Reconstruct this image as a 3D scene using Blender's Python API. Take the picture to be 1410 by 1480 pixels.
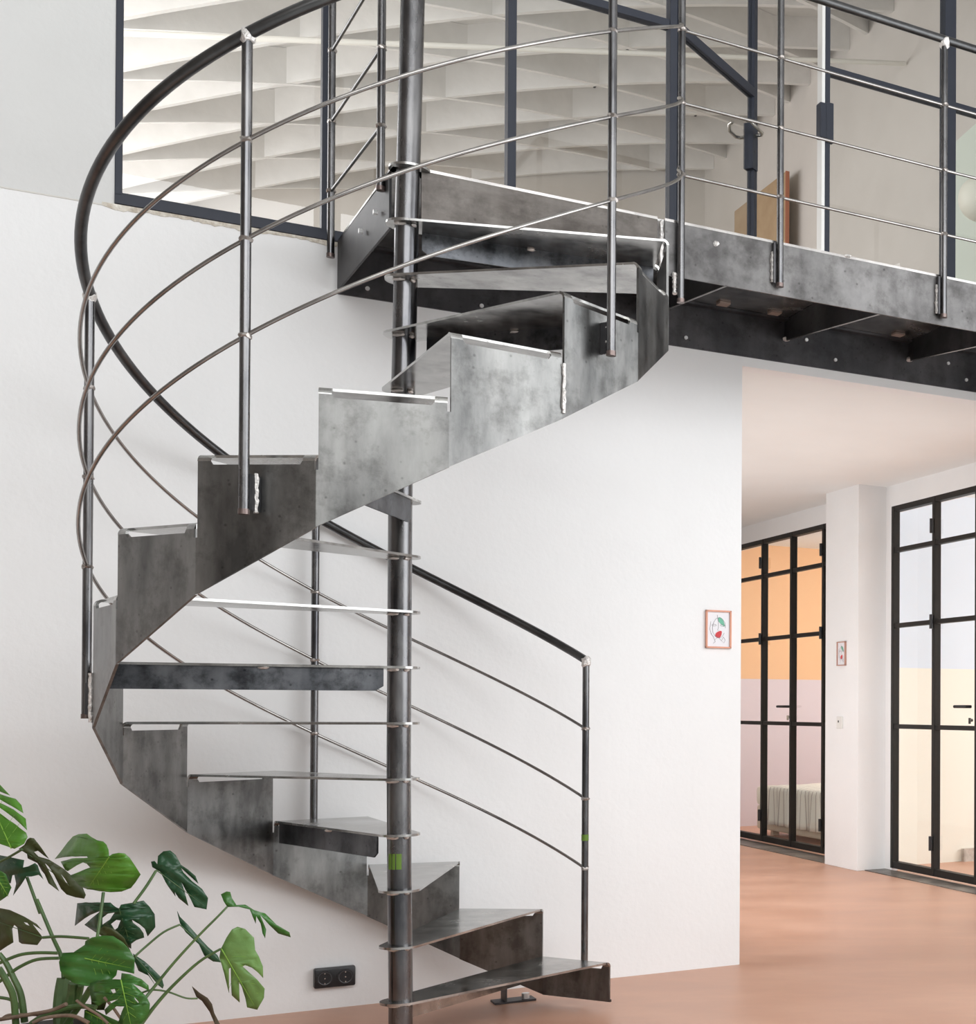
import bpy, bmesh, math, random
from math import sin, cos, pi, radians as R_
from mathutils import Vector, Matrix
from mathutils.geometry import tessellate_polygon
random.seed(7)
for o in list(bpy.data.objects): bpy.data.objects.remove(o, do_unlink=True)
S = bpy.context.scene
COL = S.collection

# ------------------------------------------------------------------ camera
IW, IH = 1410.0, 1480.0
FPX, PCX, PCY = 1988.39, 1487.09, 1007.59
PITCH, ROLL, CH = 0.0084745, 0.002883, 1.19177
_c, _s = cos(PITCH), sin(PITCH)
FW = Vector((0, _c, _s)); Z2 = Vector((0, -_s, _c))
RT = Vector((cos(ROLL), 0, 0)) + sin(ROLL) * Z2
UPV = Vector((-sin(ROLL), 0, 0)) + cos(ROLL) * Z2
cam_d = bpy.data.cameras.new('camera'); cam = bpy.data.objects.new('camera', cam_d); COL.objects.link(cam)
cam_d.sensor_fit = 'HORIZONTAL'; cam_d.sensor_width = 36; cam_d.lens = 36 * FPX / IW
cam_d.shift_x = -(PCX - IW / 2) / IW; cam_d.shift_y = (PCY - IH / 2) / IW
cam_d.clip_start = .05; cam_d.clip_end = 100
M3 = Matrix((RT, UPV, -FW)).transposed()
cam.matrix_world = Matrix.Translation((0, 0, CH)) @ M3.to_4x4()
S.camera = cam

# building axes: u runs along the white wall to the right, n runs away from the camera
X0, Y0 = -2.14457, 4.70881
TH = 0.59372
U = Vector((cos(TH), sin(TH), 0)); N = Vector((-sin(TH), cos(TH), 0)); C0 = Vector((X0, Y0, 0))
def W(u, n, z): return C0 + U * u + N * n + Vector((0, 0, z))
ROTZ = TH
def ray(px, py, depth):
    a = (px - PCX) / FPX; b = -(py - PCY) / FPX
    d = RT * a + UPV * b + FW
    return Vector((0, 0, CH)) + d * (depth / d.y)

# ------------------------------------------------------------------ world, light, exposure
wd = bpy.data.worlds.new('sky'); S.world = wd; wd.use_nodes = True
bg = wd.node_tree.nodes['Background']; bg.inputs[0].default_value = (.86, .93, 1, 1); bg.inputs[1].default_value = 1.0
def area(name, loc, target, sx, sy, power, color=(1, 1, 1)):
    l = bpy.data.lights.new(name, 'AREA'); l.shape = 'RECTANGLE'; l.size = sx; l.size_y = sy; l.energy = power; l.color = color
    o = bpy.data.objects.new(name, l); COL.objects.link(o); o.location = loc
    d = Vector(target) - Vector(loc); o.rotation_euler = d.to_track_quat('-Z', 'Y').to_euler(); return o
# daylight through the hall's tall side windows, plus an added rear fill, no window there
area('daylight_side', W(3.80, -4.3, 2.65), W(-1, -4.0, 2.15), 5.6, 3.4, 222, (.965, .985, 1))
area('fill_rear', W(-.4, -8.2, 4.75), W(-.4, 0, 4.0), 8.0, 2.7, 430, (.955, .98, 1))
# added fill lights, unseen: corridor, the two glazed rooms and the attic room
area('fill_corridor', W(1.66, 3.4, 1.35), W(3.9, 3.4, 1.6), 4.2, 2.2, 50, (.95, .98, 1))  # panel added on a solid unseen wall to brighten the corridor
area('fill_bedroom', W(9.3, 6.2, 1.5), W(4, 6.2, 1.6), 2.8, 2.2, 75, (1, .99, .98))
area('fill_bedroom_top', W(5.2, 6.0, 2.80), W(5.4, 7.0, 0), .5, .5, 48, (1, .97, .93))  # extra fill added for the near side of the bed
area('fill_office', W(9.3, 1.6, 1.5), W(4, 1.9, 1.7), 3.6, 2.2, 235, (.98, .99, 1))
area('fill_attic', W(-1.3, 4.4, 3.9), W(2, 4.4, 4.4), 5.6, 1.5, 160, (.97, .97, 1))  # panel added out of view to brighten the roof timbers
S.view_settings.view_transform = 'Standard'; S.view_settings.look = 'None'
S.view_settings.gamma = 1; S.view_settings.use_curve_mapping = False
S.view_settings.exposure = -0.10

# ------------------------------------------------------------------ materials
MATS = {}
def newmat(name):
    m = bpy.data.materials.new(name); m.use_nodes = True
    return m, m.node_tree, m.node_tree.nodes['Principled BSDF']
def mat(name, c1, c2=None, rough=.6, metal=0, scale=3, bump=0, bscale=60, detail=4, stretch=None, rough2=None, spec=None):
    if name in MATS: return MATS[name]
    m, t, b = newmat(name)
    b.inputs['Roughness'].default_value = rough; b.inputs['Metallic'].default_value = metal
    if spec is not None: b.inputs['Specular IOR Level'].default_value = spec
    b.inputs['Base Color'].default_value = (*c1, 1)
    if c2:
        tc = t.nodes.new('ShaderNodeTexCoord'); mp = t.nodes.new('ShaderNodeMapping'); nz = t.nodes.new('ShaderNodeTexNoise'); cr = t.nodes.new('ShaderNodeValToRGB')
        if stretch: mp.inputs['Scale'].default_value = stretch
        nz.inputs['Scale'].default_value = scale; nz.inputs['Detail'].default_value = detail; nz.inputs['Roughness'].default_value = .62
        cr.color_ramp.elements[0].position = .34; cr.color_ramp.elements[1].position = .68
        cr.color_ramp.elements[0].color = (*c1, 1); cr.color_ramp.elements[1].color = (*c2, 1)
        t.links.new(tc.outputs['Object'], mp.inputs[0]); t.links.new(mp.outputs[0], nz.inputs[0]); t.links.new(nz.outputs[0], cr.inputs[0]); t.links.new(cr.outputs[0], b.inputs['Base Color'])
        if rough2 is not None:
            mr = t.nodes.new('ShaderNodeMapRange'); mr.inputs[3].default_value = rough; mr.inputs[4].default_value = rough2
            mr.inputs[1].default_value = .3; mr.inputs[2].default_value = .7
            t.links.new(nz.outputs[0], mr.inputs[0]); t.links.new(mr.outputs[0], b.inputs['Roughness'])
    if bump:
        nb = t.nodes.new('ShaderNodeTexNoise'); nb.inputs['Scale'].default_value = bscale; nb.inputs['Detail'].default_value = 3
        tc = t.nodes.new('ShaderNodeTexCoord'); bp = t.nodes.new('ShaderNodeBump'); bp.inputs['Strength'].default_value = bump; bp.inputs['Distance'].default_value = .01
        t.links.new(tc.outputs['Object'], nb.inputs[0]); t.links.new(nb.outputs[0], bp.inputs['Height']); t.links.new(bp.outputs[0], b.inputs['Normal'])
    MATS[name] = m; return m
def glass(name, tint, refl=1.0):
    if name in MATS: return MATS[name]
    m = bpy.data.materials.new(name); m.use_nodes = True; t = m.node_tree; t.nodes.clear()
    o = t.nodes.new('ShaderNodeOutputMaterial'); mx = t.nodes.new('ShaderNodeMixShader'); tr = t.nodes.new('ShaderNodeBsdfTransparent'); gl = t.nodes.new('ShaderNodeBsdfGlossy'); fr = t.nodes.new('ShaderNodeFresnel')
    fr.inputs[0].default_value = 1.5; gl.inputs['Roughness'].default_value = 0.0; tr.inputs[0].default_value = (*tint, 1)
    ml = t.nodes.new('ShaderNodeMath'); ml.operation = 'MULTIPLY'; ml.inputs[1].default_value = refl; ml.use_clamp = True
    ge = t.nodes.new('ShaderNodeNewGeometry'); iv = t.nodes.new('ShaderNodeMath'); iv.operation = 'SUBTRACT'; iv.inputs[0].default_value = 1.0; m2 = t.nodes.new('ShaderNodeMath'); m2.operation = 'MULTIPLY'
    t.links.new(ge.outputs['Backfacing'], iv.inputs[1]); t.links.new(fr.outputs[0], m2.inputs[0]); t.links.new(iv.outputs[0], m2.inputs[1]); t.links.new(m2.outputs[0], ml.inputs[0]); t.links.new(ml.outputs[0], mx.inputs[0]); t.links.new(tr.outputs[0], mx.inputs[1]); t.links.new(gl.outputs[0], mx.inputs[2]); t.links.new(mx.outputs[0], o.inputs[0])
    MATS[name] = m; return m
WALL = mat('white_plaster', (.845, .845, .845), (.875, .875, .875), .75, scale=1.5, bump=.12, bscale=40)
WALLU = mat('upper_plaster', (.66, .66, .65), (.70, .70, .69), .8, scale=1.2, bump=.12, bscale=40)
CEIL = mat('ceiling_paint', (.84, .85, .84), (.87, .88, .87), .85, scale=1.2)
FLOOR = mat('salmon_floor', (.57, .305, .205), (.69, .41, .295), .34, scale=1.3, stretch=(1, 2.2, 1), rough2=.5, bump=.04, bscale=8)
STEEL = mat('raw_steel', (.105, .105, .105), (.33, .328, .32), .28, .9, scale=5.5, bump=.06, bscale=14, detail=9, rough2=.48, stretch=(1, 1, .33))
STIFF = mat('blue_mill_steel', (.06, .065, .075), (.17, .175, .19), .32, .9, scale=6, bump=.04, bscale=14, detail=8, rough2=.5)
STEELT = mat('tread_steel', (.30, .295, .29), (.54, .535, .52), .12, .92, scale=4.5, bump=.03, bscale=9, detail=7, rough2=.3)
STEELD = mat('dark_mill_steel', (.055, .055, .06), (.12, .115, .12), .42, .85, scale=3, detail=6, rough2=.55)
RISER = mat('brown_mill_steel', (.075, .066, .060), (.16, .145, .135), .36, .9, scale=4, bump=.04, bscale=14, detail=7, rough2=.5, stretch=(1, 1, 3))
FASC = mat('fascia_steel', (.065, .062, .062), (.20, .193, .192), .34, .9, scale=3.5, bump=.05, bscale=14, detail=7, rough2=.5)
TUBE = mat('tube_steel', (.07, .07, .076), (.22, .215, .215), .15, .95, scale=9, detail=5, stretch=(1, 1, .3), rough2=.38)
RAILD = mat('dark_rail_steel', (.06, .06, .062), (.12, .12, .12), .3, .9, scale=6, detail=5)
WIRE = mat('rod_steel', (.28, .265, .255), (.42, .40, .385), .25, .95, scale=8)
WELD = mat('weld_bead', (.62, .60, .58), (.85, .80, .77), .35, .7, scale=60, bump=.5, bscale=200)
BOLT = mat('bolt_zinc', (.85, .85, .85), None, .3, .4)
def speckle(m, amount, sc):
    t = m.node_tree; b = t.nodes['Principled BSDF']; src = b.inputs['Base Color'].links[0].from_socket
    tc = t.nodes.new('ShaderNodeTexCoord'); n1 = t.nodes.new('ShaderNodeTexNoise'); n1.inputs['Scale'].default_value = sc; n1.inputs['Detail'].default_value = 8; n1.inputs['Roughness'].default_value = .7
    c1 = t.nodes.new('ShaderNodeValToRGB'); c1.color_ramp.elements[0].position = .36; c1.color_ramp.elements[0].color = (.42, .41, .40, 1); c1.color_ramp.elements[1].position = .52; c1.color_ramp.elements[1].color = (1, 1, 1, 1)
    vo = t.nodes.new('ShaderNodeTexVoronoi'); vo.inputs['Scale'].default_value = sc * 2.2; c2 = t.nodes.new('ShaderNodeValToRGB'); c2.color_ramp.elements[0].position = .06; c2.color_ramp.elements[0].color = (.35, .34, .34, 1); c2.color_ramp.elements[1].position = .13; c2.color_ramp.elements[1].color = (1, 1, 1, 1)
    mp = t.nodes.new('ShaderNodeMapping'); mp.inputs['Scale'].default_value = (1, 1, .12); n3 = t.nodes.new('ShaderNodeTexNoise'); n3.inputs['Scale'].default_value = sc * 1.6; n3.inputs['Detail'].default_value = 3
    c3 = t.nodes.new('ShaderNodeValToRGB'); c3.color_ramp.elements[0].position = .35; c3.color_ramp.elements[0].color = (.72, .71, .70, 1); c3.color_ramp.elements[1].position = .65; c3.color_ramp.elements[1].color = (1.12, 1.12, 1.10, 1)
    t.links.new(tc.outputs['Object'], n1.inputs[0]); t.links.new(tc.outputs['Object'], vo.inputs[0]); t.links.new(tc.outputs['Object'], mp.inputs[0]); t.links.new(mp.outputs[0], n3.inputs[0])
    t.links.new(n1.outputs[0], c1.inputs[0]); t.links.new(vo.outputs[0], c2.inputs[0]); t.links.new(n3.outputs[0], c3.inputs[0])
    for c in (c1, c2, c3):
        mx = t.nodes.new('ShaderNodeMix'); mx.data_type = 'RGBA'; mx.blend_type = 'MULTIPLY'; mx.inputs[0].default_value = amount
        t.links.new(src, mx.inputs[6]); t.links.new(c.outputs[0], mx.inputs[7]); src = mx.outputs[2]
    t.links.new(src, b.inputs['Base Color'])
for m_, a_, s_ in ((STEEL, .55, 11), (FASC, .6, 9), (RISER, .5, 9), (STIFF, .8, 12), (STEELT, .5, 9), (STEELD, .5, 9)): speckle(m_, a_, s_)
FRAME = mat('anthracite_frame', (.030, .034, .048), None, .5, 0, spec=.3)
BRONZE = mat('black_window_frame', (.016, .014, .012), None, .5, 0, spec=.25)
BLACKP = mat('black_plastic', (.012, .012, .014), None, .35, 0)
CHROME = mat('brushed_handle', (.5, .48, .45), None, .25, .9)
SILL = mat('broken_plaster_edge', (.50, .44, .36), (.80, .77, .70), .9, scale=30, bump=.8, bscale=50)
GLASSU = glass('upper_glass', (.955, .96, .955), 1.35)
GLASSD = glass('door_glass', (.97, .98, .97), 1.0)

# ------------------------------------------------------------------ mesh helpers
def link(name, bm, m, parent=None, smooth=False, origin=None):
    me = bpy.data.meshes.new(name)
    og = Vector(origin) if origin is not None else (parent['_o'] if parent is not None and '_o' in parent else None)
    if og is None:
        lo = Vector([min(v.co[i] for v in bm.verts) for i in range(3)]); hi = Vector([max(v.co[i] for v in bm.verts) for i in range(3)])
        og = Vector(((lo.x + hi.x) / 2, (lo.y + hi.y) / 2, lo.z))
    og = Vector(og)
    for v in bm.verts: v.co -= og
    bmesh.ops.recalc_face_normals(bm, faces=bm.faces)
    if smooth:
        for f in bm.faces: f.smooth = True
        if smooth != 'all':
            for e in bm.edges:
                if len(e.link_faces) == 2 and e.calc_face_angle(0) > R_(40): e.smooth = False
    bm.to_mesh(me); bm.free(); me.materials.append(m)
    o = bpy.data.objects.new(name, me); COL.objects.link(o)
    ORG[o.name] = og
    if parent is None: o.location = og
    else:
        o.parent = parent; o.location = og - ORG[parent.name]
    return o
ORG = {}
def thing(name, loc, label, cat, group=None):
    o = bpy.data.objects.new(name, None); COL.objects.link(o); o.location = loc; ORG[o.name] = Vector(loc)
    o['label'] = label; o['category'] = cat; o.empty_display_size = .1
    if group: o['group'] = group
    return o
def tag(o, label, cat, group=None):
    o['label'] = label; o['category'] = cat
    if group: o['group'] = group
    return o
def struct(o): o['kind'] = 'structure'; return o
def part(name, bm, m, parent, smooth=False, label=None):
    o = link(name, bm, m, parent, smooth, ORG[parent.name])
    if label: o['label'] = label
    return o
def hexa(bm, P8):
    v = [bm.verts.new(p) for p in P8]
    for f in ((0, 1, 2, 3), (4, 7, 6, 5), (0, 4, 5, 1), (1, 5, 6, 2), (2, 6, 7, 3), (3, 7, 4, 0)): bm.faces.new([v[i] for i in f])
    return v
def boxu(bm, u0, u1, n0, n1, z0, z1, bev=0):
    v = hexa(bm, [W(u0, n0, z0), W(u1, n0, z0), W(u1, n1, z0), W(u0, n1, z0), W(u0, n0, z1), W(u1, n0, z1), W(u1, n1, z1), W(u0, n1, z1)])
    if bev:
        es = {e for x in v for e in x.link_edges}
        bmesh.ops.bevel(bm, geom=list(es), offset=bev, segments=2, affect='EDGES', profile=.5)
def BX(*a, bev=0):
    bm = bmesh.new(); boxu(bm, *a, bev=bev); return bm
def prism(bm, pts, off):
    a = [bm.verts.new(p) for p in pts]; b = [bm.verts.new(Vector(p) + off) for p in pts]
    bm.faces.new(a); bm.faces.new(b[::-1]); k = len(a)
    for i in range(k): bm.faces.new((a[i], b[i], b[(i + 1) % k], a[(i + 1) % k]))
def tube(bm, pts, r, seg=12, cap=True, radii=None, closed=False):
    pts = [Vector(p) for p in pts]; k = len(pts); rings = []; up = None
    for i, p in enumerate(pts):
        if closed: t = (pts[(i + 1) % k] - pts[i - 1]).normalized()
        elif i == 0: t = (pts[1] - p).normalized()
        elif i == k - 1: t = (p - pts[-2]).normalized()
        else: t = ((pts[i + 1] - p).normalized() + (p - pts[i - 1]).normalized()).normalized()
        if up is None:
            up = Vector((0, 0, 1)) if abs(t.z) < .9 else Vector((1, 0, 0))
        x = up.cross(t)
        if x.length < 1e-4: x = Vector((0, 1, 0)).cross(t)
        x.normalize(); y = t.cross(x); up = y
        rr = radii[i] if radii else r
        rings.append([bm.verts.new(p + (x * cos(2 * pi * j / seg) + y * sin(2 * pi * j / seg)) * rr) for j in range(seg)])
    rg = range(k) if closed else range(k - 1)
    for i in rg:
        a, b = rings[i], rings[(i + 1) % k]
        for j in range(seg): bm.faces.new((a[j], a[(j + 1) % seg], b[(j + 1) % seg], b[j]))
    if cap and not closed: bm.faces.new(rings[0][::-1]); bm.faces.new(rings[-1])
def TB(*a, **k):
    bm = bmesh.new(); tube(bm, *a, **k); return bm
def blob(p, sx, sy, sz, sub=2, seed=0):
    if sz > .03:     # long seam: an uneven bead
        bm = bmesh.new(); rnd = random.Random(seed); k = 16; p = Vector(p)
        tube(bm, [p + Vector((rnd.uniform(-.0012, .0012), rnd.uniform(-.0012, .0012), sz * (2 * j / k - 1))) for j in range(k + 1)], sx, seg=8, radii=[min(sx, sy) * rnd.uniform(.75, 1.25) for j in range(k + 1)])
        return bm
    bm = bmesh.new(); bmesh.ops.create_icosphere(bm, subdivisions=sub, radius=1); rnd = random.Random(seed)
    for v in bm.verts:
        k = 1 + rnd.uniform(-.18, .18); v.co = Vector((v.co.x * sx * k, v.co.y * sy * k, v.co.z * sz * k)) + Vector(p)
    return bm
def lathe(bm, prof, c, seg=32):
    rings = [[bm.verts.new(Vector(c) + Vector((r * cos(2 * pi * j / seg), r * sin(2 * pi * j / seg), z))) for j in range(seg)] for r, z in prof]
    for a, b in zip(rings, rings[1:]):
        for j in range(seg): bm.faces.new((a[j], a[(j + 1) % seg], b[(j + 1) % seg], b[j]))
    bm.faces.new(rings[0][::-1]); bm.faces.new(rings[-1])

# ------------------------------------------------------------------ the setting
Z1 = 3.04            # landing / upper floor level
DW = 3.97            # plane of the glazed doors
WN = .955            # plane of the white wall
bm = bmesh.new(); boxu(bm, -4.6, 9.6, -1.3, 9.0, -.12, 0); struct(link('floor', bm, FLOOR))
struct(link('floor_hall', BX(-4.6, 9.6, -8.3, -1.3, -.12, 0), mat('neutral_bounce_floor', (.50, .50, .49), (.60, .60, .59), .6, scale=1.5)))  # unseen; grey tone chosen to cut pink bounce onto the walls
bm = bmesh.new(); boxu(bm, -4.6, 1.612, WN, WN + .14, 0, Z1 - .012); wl = struct(link('wall_back', bm, WALL))
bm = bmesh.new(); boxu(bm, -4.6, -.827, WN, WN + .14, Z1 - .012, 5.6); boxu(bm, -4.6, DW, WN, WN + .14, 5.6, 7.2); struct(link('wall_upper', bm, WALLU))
struct(link('wall_corridor', BX(1.472, 1.612, WN + .14, 8.1, 0, 2.85), WALL))
struct(link('wall_corridor_end', BX(1.612, DW, 8.0, 8.14, 0, 2.85), WALL))
# door wall (plane DW): pier, band above the doors, stretch towards the camera
bm = bmesh.new(); boxu(bm, DW, DW + .2, -8.3, 8.14, 2.68, 2.85); boxu(bm, DW, DW + .2, -1.2, 1.55, 0, 2.68); boxu(bm, DW, DW + .05, 6.9, 8.14, 0, 2.68)
boxu(bm, DW, DW + .2, -8.3, -7.3, 0, 6.9); boxu(bm, DW, DW + .2, -7.3, -1.4, 0, .9); boxu(bm, DW, DW + .2, -7.3, -1.4, 4.4, 6.9); boxu(bm, DW, DW + .2, -1.4, .95, 2.85, 6.9); boxu(bm, DW, DW + .2, -1.4, -1.2, 0, 2.85)
struct(link('wall_right', bm, WALL))
struct(link('wall_pier', BX(3.74, DW + .05, 3.955, 4.50, 0, 2.86, bev=.004), WALL))
# slab with its strip under the steel beam
bm = bmesh.new(); boxu(bm, 1.612, DW, WN + .10, 8.14, 2.835, 3.02); boxu(bm, -1.4, 1.612, WN + .14, 8.14, 2.86, 3.02); struct(link('ceiling_corridor', bm, CEIL))
struct(link('trim_1', BX(1.612, DW, WN, WN + .10, 2.787, Z1 - .012), WALL))
struct(link('ceiling_rooms', BX(DW + .2, 9.5, -.6, 8.14, 2.85, 3.0), CEIL))
# hall envelope behind the camera
WALLH = mat('hall_plaster', (.55, .54, .52), (.62, .61, .59), .8, scale=1)
bm = bmesh.new(); boxu(bm, -4.75, -4.6, -8.3, 8.14, 0, 7.2); struct(link('wall_left', bm, mat('dark_reflection_wall', (.20, .17, .15), (.30, .27, .25), .9, scale=2)))  # unseen wall, made dark to give the steel dark reflections
bm = bmesh.new(); boxu(bm, -4.6, DW, -8.45, -8.3, 0, 7.2); struct(link('wall_rear', bm, WALLH))
struct(link('ceiling_hall', BX(-4.6, DW, -8.3, WN, 6.9, 7.05), CEIL))

# attic room: floor, end walls, lamella roof
ATW = mat('attic_plaster', (.66, .62, .57), (.72, .68, .63), .85, scale=1.5)
BOARD = mat('white_boarding', (.76, .74, .71), (.82, .80, .77), .7, scale=2, bump=.2, bscale=20)
RAFT = mat('white_painted_timber', (.76, .74, .71), (.84, .82, .79), .6, scale=5, bump=.15, bscale=25)
struct(link('floor_attic', BX(-1.4, DW, WN + .14, 7.84, 3.02, 3.04), mat('attic_floor', (.45, .40, .34), None, .5)))
struct(link('wall_attic_end', BX(DW, DW + .14, WN, 7.84, 3.0, 7.0), ATW))
struct(link('wall_attic_back', BX(-1.4, DW, 7.70, 7.84, 3.04, 7.0), ATW))
struct(link('wall_attic_left', BX(-1.54, -1.4, WN + .14, 7.84, 3.02, 7.0), ATW))
def SZ(u): return 5.1705 + .42178 * u - .031407 * u * u
bm = bmesh.new(); K = 14; pr = None
for i in range(K + 1):
    u = -1.4 + (DW + 1.4) * i / K
    q = [bm.verts.new(W(u, n, SZ(u) + .235 + dz)) for n, dz in ((WN + .14, 0), (7.7, 0), (7.7, .04), (WN + .14, .04))]
    if pr:
        for j in range(4): bm.faces.new((pr[j], pr[(j + 1) % 4], q[(j + 1) % 4], q[j]))
    else: bm.faces.new(q)
    pr = q
bm.faces.new(pr[::-1])
roof = struct(link('ceiling_attic', bm, BOARD))
def rafter(phi, n_at0):
    L = []
    dx, dy = cos(phi), sin(phi); px_, py_ = -dy, dx
    ts = [(-1.4 + (DW + 1.4) * i / 20) for i in range(21)]
    pts = []
    for u in ts:
        n = n_at0 + math.tan(phi) * u
        if WN + .16 < n < 7.68: pts.append((u, n))
    if len(pts) < 2: return
    bm = bmesh.new(); pr = None
    for (u, n) in pts:
        q = [bm.verts.new(W(u + px_ * s, n + py_ * s, SZ(u) + dz)) for s, dz in ((-.02, 0), (.02, 0), (.02, .235), (-.02, .235))]
        if pr:
            for j in range(4): bm.faces.new((pr[j], pr[(j + 1) % 4], q[(j + 1) % 4], q[j]))
        else: bm.faces.new(q)
        pr = q
    bm.faces.new(pr[::-1])
    part('rafter', bm, RAFT, roof)
for k in range(14): rafter(R_(30), -1.6 + .72 * k)
for k in range(10): rafter(R_(-5), 1.35 + .72 * k)
# dark open joints between roof boards
GAP = mat('board_gap', (.03, .025, .02), None, .9)
rg = random.Random(3)
bm = bmesh.new()
for k in range(110):
    u = rg.uniform(.2, 3.9); n = rg.uniform(2.2, 7.0); l = rg.uniform(.2, .5); a = R_(rg.choice([88, 92, 95, 60]))
    z = SZ(u) + .231; w = .009
    p = [W(u, n, z), W(u + cos(a) * l, n + sin(a) * l, SZ(u + cos(a) * l) + .231)]
    x = Vector((-sin(a + TH), cos(a + TH), 0)) * w
    prism(bm, [p[0] - x, p[0] + x, p[1] + x, p[1] - x], Vector((0, 0, .003)))
part('board_joint', bm, GAP, roof)['kind'] = 'stuff'

# rooms behind the glazed doors
def colour_split(name, lo, hi, z):
    m, t, b = newmat(name); b.inputs['Roughness'].default_value = .8
    g = t.nodes.new('ShaderNodeNewGeometry'); sx = t.nodes.new('ShaderNodeSeparateXYZ'); gt = t.nodes.new('ShaderNodeMath'); gt.operation = 'GREATER_THAN'; gt.inputs[1].default_value = z
    mx = t.nodes.new('ShaderNodeMix'); mx.data_type = 'RGBA'; mx.inputs[6].default_value = (*lo, 1); mx.inputs[7].default_value = (*hi, 1)
    t.links.new(g.outputs['Position'], sx.inputs[0]); t.links.new(sx.outputs[2], gt.inputs[0]); t.links.new(gt.outputs[0], mx.inputs[0]); t.links.new(mx.outputs[2], b.inputs['Base Color']); return m
struct(link('wall_bedroom_side', BX(DW + .05, 9.5, 8.0, 8.14, 0, 2.85), colour_split('orange_over_lilac', (.76, .66, .71), (.90, .55, .31), 1.486)))
struct(link('wall_between_rooms', BX(DW + .05, 9.5, 4.10, 4.30, 0, 2.85), colour_split('blue_over_cream', (.90, .875, .785), (.74, .82, .92), 1.50)))
struct(link('wall_rooms_far', BX(9.5, 9.64, -.6, 8.14, 0, 3.0), WALL))
struct(link('wall_office_near', BX(DW + .2, 9.5, -.7, -.56, 0, 3.0), WALL))
struct(link('baseboard_office', BX(DW + .75, 9.5, 4.06, 4.10, 0, .10), mat('concrete_base', (.35, .30, .26), (.6, .55, .5), .9, scale=9, bump=.6, bscale=40)))

# ------------------------------------------------------------------ glazed door units on the right
def glazed(idx, nv, na, nb, leafs, handle_n, label):
    root = struct(link('door_%d' % idx, BX(DW, DW + .05, na, nb, .02, .07), BRONZE))
    hs = (1.06, 1.80, 2.355)
    bm = bmesh.new(); boxu(bm, DW, DW + .05, na, nb, 2.64, 2.68); part('head_frame', bm, BRONZE, root)
    for n in nv:
        wv = .018
        part('upright', BX(DW - .004, DW + .05, n - wv, n + wv, .02, 2.68, bev=.003), BRONZE, root)
    for z in hs: part('crossbar', BX(DW + .002, DW + .045, na, nb, z - .016, z + .016, bev=.003), BRONZE, root)
    ns = sorted(nv)
    for a, b in zip(ns, ns[1:]): part('pane', BX(DW + .022, DW + .028, a + .02, b - .02, .06, 2.65), GLASSD, root)
    for n in leafs:
        for z in (.25, 1.80, 2.47): part('hinge', TB([W(DW - .018, n, z - .05), W(DW - .018, n, z + .05)], .014, seg=10), BLACKP, root)
    for hn in handle_n:
        part('door_handle', TB([W(DW - .01, hn, 1.205), W(DW - .05, hn, 1.205), W(DW - .055, hn + .03, 1.205), W(DW - .055, hn + .14, 1.205)], .011, seg=10), BLACKP, root, True)
        part('lock', TB([W(DW - .012, hn, 1.115), W(DW + .0, hn, 1.115)], .011, seg=12), CHROME, root)
        part('key', BX(DW - .03, DW - .012, hn - .002, hn + .002, 1.09, 1.13), CHROME, root)
    return root
glazed(1, (4.50, 5.03, 5.65, 6.26, 6.88), 4.50, 6.88, (5.03, 6.26), (5.66,), '')
glazed(2, (3.85, 3.25, 2.68, 2.10, 1.55), 1.55, 3.85, (3.25,), (2.73,), '')
bm = bmesh.new(); boxu(bm, DW, DW + .05, 3.85, 3.955, 0, 2.68); struct(link('trim_2', bm, WALL))
THR = mat('metal_threshold', (.06, .055, .05), (.30, .27, .24), .4, .3, scale=3)
struct(link('trim_3', BX(3.76, DW, 4.50, 7.6, 0, .006), THR)); struct(link('trim_4', BX(3.80, DW, 1.55, 3.95, 0, .006), THR))
# reveal of the pillar between the doors is wall_pier; switch on it
sw = thing('light_switch', W(3.735, 4.24, 1.08), 'small white light switch low on the grey side of the pillar between the glass doors', 'switch')
part('switch_plate', BX(3.728, 3.74, 4.19, 4.28, 1.04, 1.13, bev=.003), mat('switch_white', (.78, .77, .74), None, .4), sw)
part('rocker', BX(3.724, 3.729, 4.24, 4.25, 1.085, 1.10), BLACKP, sw)

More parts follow.
